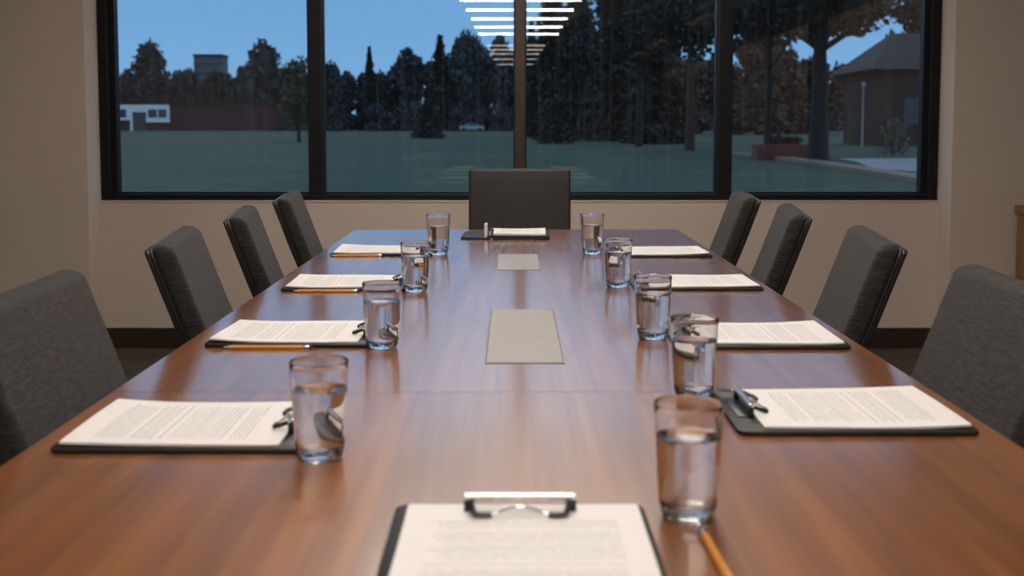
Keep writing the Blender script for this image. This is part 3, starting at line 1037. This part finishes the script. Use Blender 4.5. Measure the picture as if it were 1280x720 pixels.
# brick building with a white entrance
bl = empty('brick_building', (-59, 216, GZ))
tag(bl, 'long low red brick building with a white entrance across the lawn', 'building')
obj('wall', B(-14.5, 15.5, 0, 9, 0, 4.9), M['brick'], bl, False)
obj('roof', B(-14.8, 15.8, -.3, 9.3, 4.9, 5.15), M['roof'], bl, False)
bm = bmesh.new()
box(bm, -14.4, -4.9, -.6, -.02, 3.5, 4.85); box(bm, -14.4, -11.8, -.6, -.02, 2.0, 3.5); box(bm, -9.2, -4.9, -.6, -.02, 1.6, 3.5)
box(bm, -12.2, -11.8, -.6, -.02, 0, 2.0)
obj('white_entrance_panel', bm, M['white_panel'], bl, False)
for x0, x1, z0, z1 in ((-14.2, -12.9, 2.5, 4.0), (-8.8, -7.2, 2.5, 4.0), (-6.9, -5.4, 2.5, 4.0)):
    obj('window', B(x0, x1, -.68, -.6, z0, z1), M['dark_glass'], bl, False)
obj('door', B(-11.7, -9.3, -.12, -.02, 0, 3.4), M['dark_glass'], bl, False)

tw = empty('tower_block', (-105, 400, GZ))
tag(tw, 'distant flat-topped block rising above the trees', 'building')
obj('wall', B(-4.8, 4.8, 0, 9, 0, 24.6), M['tower'], tw, False)
obj('roof', B(-5, 5, -.2, 9.2, 24.6, 25.4), M['roof'], tw, False)
for k in range(3):
    obj('window_band', B(-4.4, 4.4, -.06, 0, 15 + k * 3, 16.4 + k * 3), M['dark_glass'], tw, False)

hs = empty('house', (24, 62, GZ))
tag(hs, 'dark hip-roofed house behind the lamp post at right', 'building')
obj('wall', B(-4.2, 6, 0, 7, 0, 4.2), M['house_wall'], hs, False)
raw('roof', [(-4.9, -.6, 4.1), (6.6, -.6, 4.1), (6.6, 7.6, 4.1), (-4.9, 7.6, 4.1), (-2.7, 3.3, 6.25), (4.4, 3.3, 6.25)],
    [(0, 1, 5, 4), (1, 2, 5), (2, 3, 4, 5), (3, 0, 4), (3, 2, 1, 0)], M['roof'], hs)
for x0 in (-3, .5, 3.5):
    obj('window', B(x0, x0 + 1.2, -.05, 0, 1.2, 2.5), M['dark_glass'], hs, False)

# path, kerb, planter, lamp post, car
o = raw('path', [(10.9, 38.5, .012), (40, 44, .012), (40, 27, .012), (9.9, 27.2, .012), (9.4, 30.0, .012), (10.6, 35.5, .012)], [(0, 5, 4, 3, 2, 1)], M['wet_path'])
tag(o, 'pale wet path outside the right pane', 'path', None, 'structure')
bm = bmesh.new()
ln = [(8.3, 46), (8.9, 39), (8.75, 32), (8.45, 26), (8.2, 22)]
rings = [[(x - .3, y, 0), (x + .3, y, 0), (x + .3, y, .10), (x - .3, y, .10)] for x, y in ln]
loft(bm, rings)
tag(obj('kerb', bm, M['kerb'], None, False), 'tan kerb strip between lawn and path', 'kerb', None, 'structure')
pl = empty('brick_planter', (8.9, 38.2, GZ))
tag(pl, 'low dark red brick planter on the lawn in the right pane', 'planter')
bm = bmesh.new()
box(bm, -.85, .85, -.5, .5, 0, .50, bev=.02)
obj('planter_wall', bm, M['planter_brick'], pl)
v, f = leaves(blob_pts(420, [(-.1, 0, .6, .5, .35, .22), (.35, 0, .6, .4, .3, .15)], 5), .07, 6)
raw('planting', v, f, M['leaf_con'], pl)
lp = empty('lamp_post', (17.6, 58, GZ))
tag(lp, 'thin pale lamp post before the dark house', 'lamp post')
bm = bmesh.new(); tube(bm, [(0, 0, 0), (0, 0, 1.5), (0, 0, 3.0)], .05, 10, .035); obj('pole', bm, M['pole'], lp)
bm = bmesh.new(); lathe(bm, [(.04, 3.0), (.09, 3.05), (.10, 3.2), (.05, 3.26)], 16); obj('lamp_head', bm, M['pole'], lp)

car = empty('car', (-7.0, 200, GZ), R(4))
tag(car, 'pale car parked under the far trees', 'car')
bm = bmesh.new()
side = [(-2.1, .35), (-2.15, .75), (-1.95, .92), (-1.15, 1.0), (-.75, 1.36), (.55, 1.42), (1.25, 1.05), (2.0, .92), (2.15, .6), (2.1, .35)]
loft(bm, [[(x, -.82, z) for x, z in side], [(x, .82, z) for x, z in side]])
obj('car_body', bm, M['car'], car, False)
for s in (-1, 1):
    bm = bmesh.new()
    w = [(-1.0, 1.02), (-.68, 1.30), (.5, 1.35), (1.05, 1.04)]
    loft(bm, [[(x, s * .825, z) for x, z in w], [(x, s * .84, z) for x, z in w]])
    obj('side_window', bm, M['dark_glass'], car, False)
for x in (-1.35, 1.35):
    for s in (-1, 1):
        bm = bmesh.new()
        rings = [[(x + .33 * math.cos(2*PI*k/20), y, .33 + .33 * math.sin(2*PI*k/20)) for k in range(20)] for y in (s * .72, s * .86)]
        loft(bm, rings)
        obj('wheel', bm, M['tyre'], car)

# ------------------------------------------------------------------ dusk sky
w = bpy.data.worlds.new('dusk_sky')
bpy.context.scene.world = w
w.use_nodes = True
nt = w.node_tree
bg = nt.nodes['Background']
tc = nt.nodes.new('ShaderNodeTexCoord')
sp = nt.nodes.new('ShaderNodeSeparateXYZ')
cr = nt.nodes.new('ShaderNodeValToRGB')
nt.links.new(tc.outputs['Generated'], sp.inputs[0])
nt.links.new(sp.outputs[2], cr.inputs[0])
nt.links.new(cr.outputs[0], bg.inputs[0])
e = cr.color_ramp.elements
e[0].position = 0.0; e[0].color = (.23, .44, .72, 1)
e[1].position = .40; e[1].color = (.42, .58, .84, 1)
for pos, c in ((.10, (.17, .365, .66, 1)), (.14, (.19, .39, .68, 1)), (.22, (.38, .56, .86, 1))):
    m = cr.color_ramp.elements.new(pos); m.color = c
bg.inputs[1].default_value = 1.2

# ------------------------------------------------------------------ camera
cam = bpy.data.cameras.new('camera')
co = bpy.data.objects.new('camera', cam)
C.objects.link(co)
co.location = (0, 0, 1.14)
co.rotation_euler = (R(90 - 4.2), 0, 0)
cam.sensor_width = 36
cam.lens = 40.5
cam.shift_y = -.0768
cam.clip_start = .05
cam.clip_end = 1500
cam.dof.use_dof = True
cam.dof.focus_distance = 3.0
cam.dof.aperture_fstop = 5.6
bpy.context.scene.camera = co

sc = bpy.context.scene
sc.view_settings.view_transform = 'Standard'
sc.view_settings.look = 'None'
sc.view_settings.exposure = 0
sc.cycles.max_bounces = 12
sc.cycles.transmission_bounces = 12
sc.cycles.transparent_max_bounces = 12
sc.cycles.sample_clamp_indirect = 6
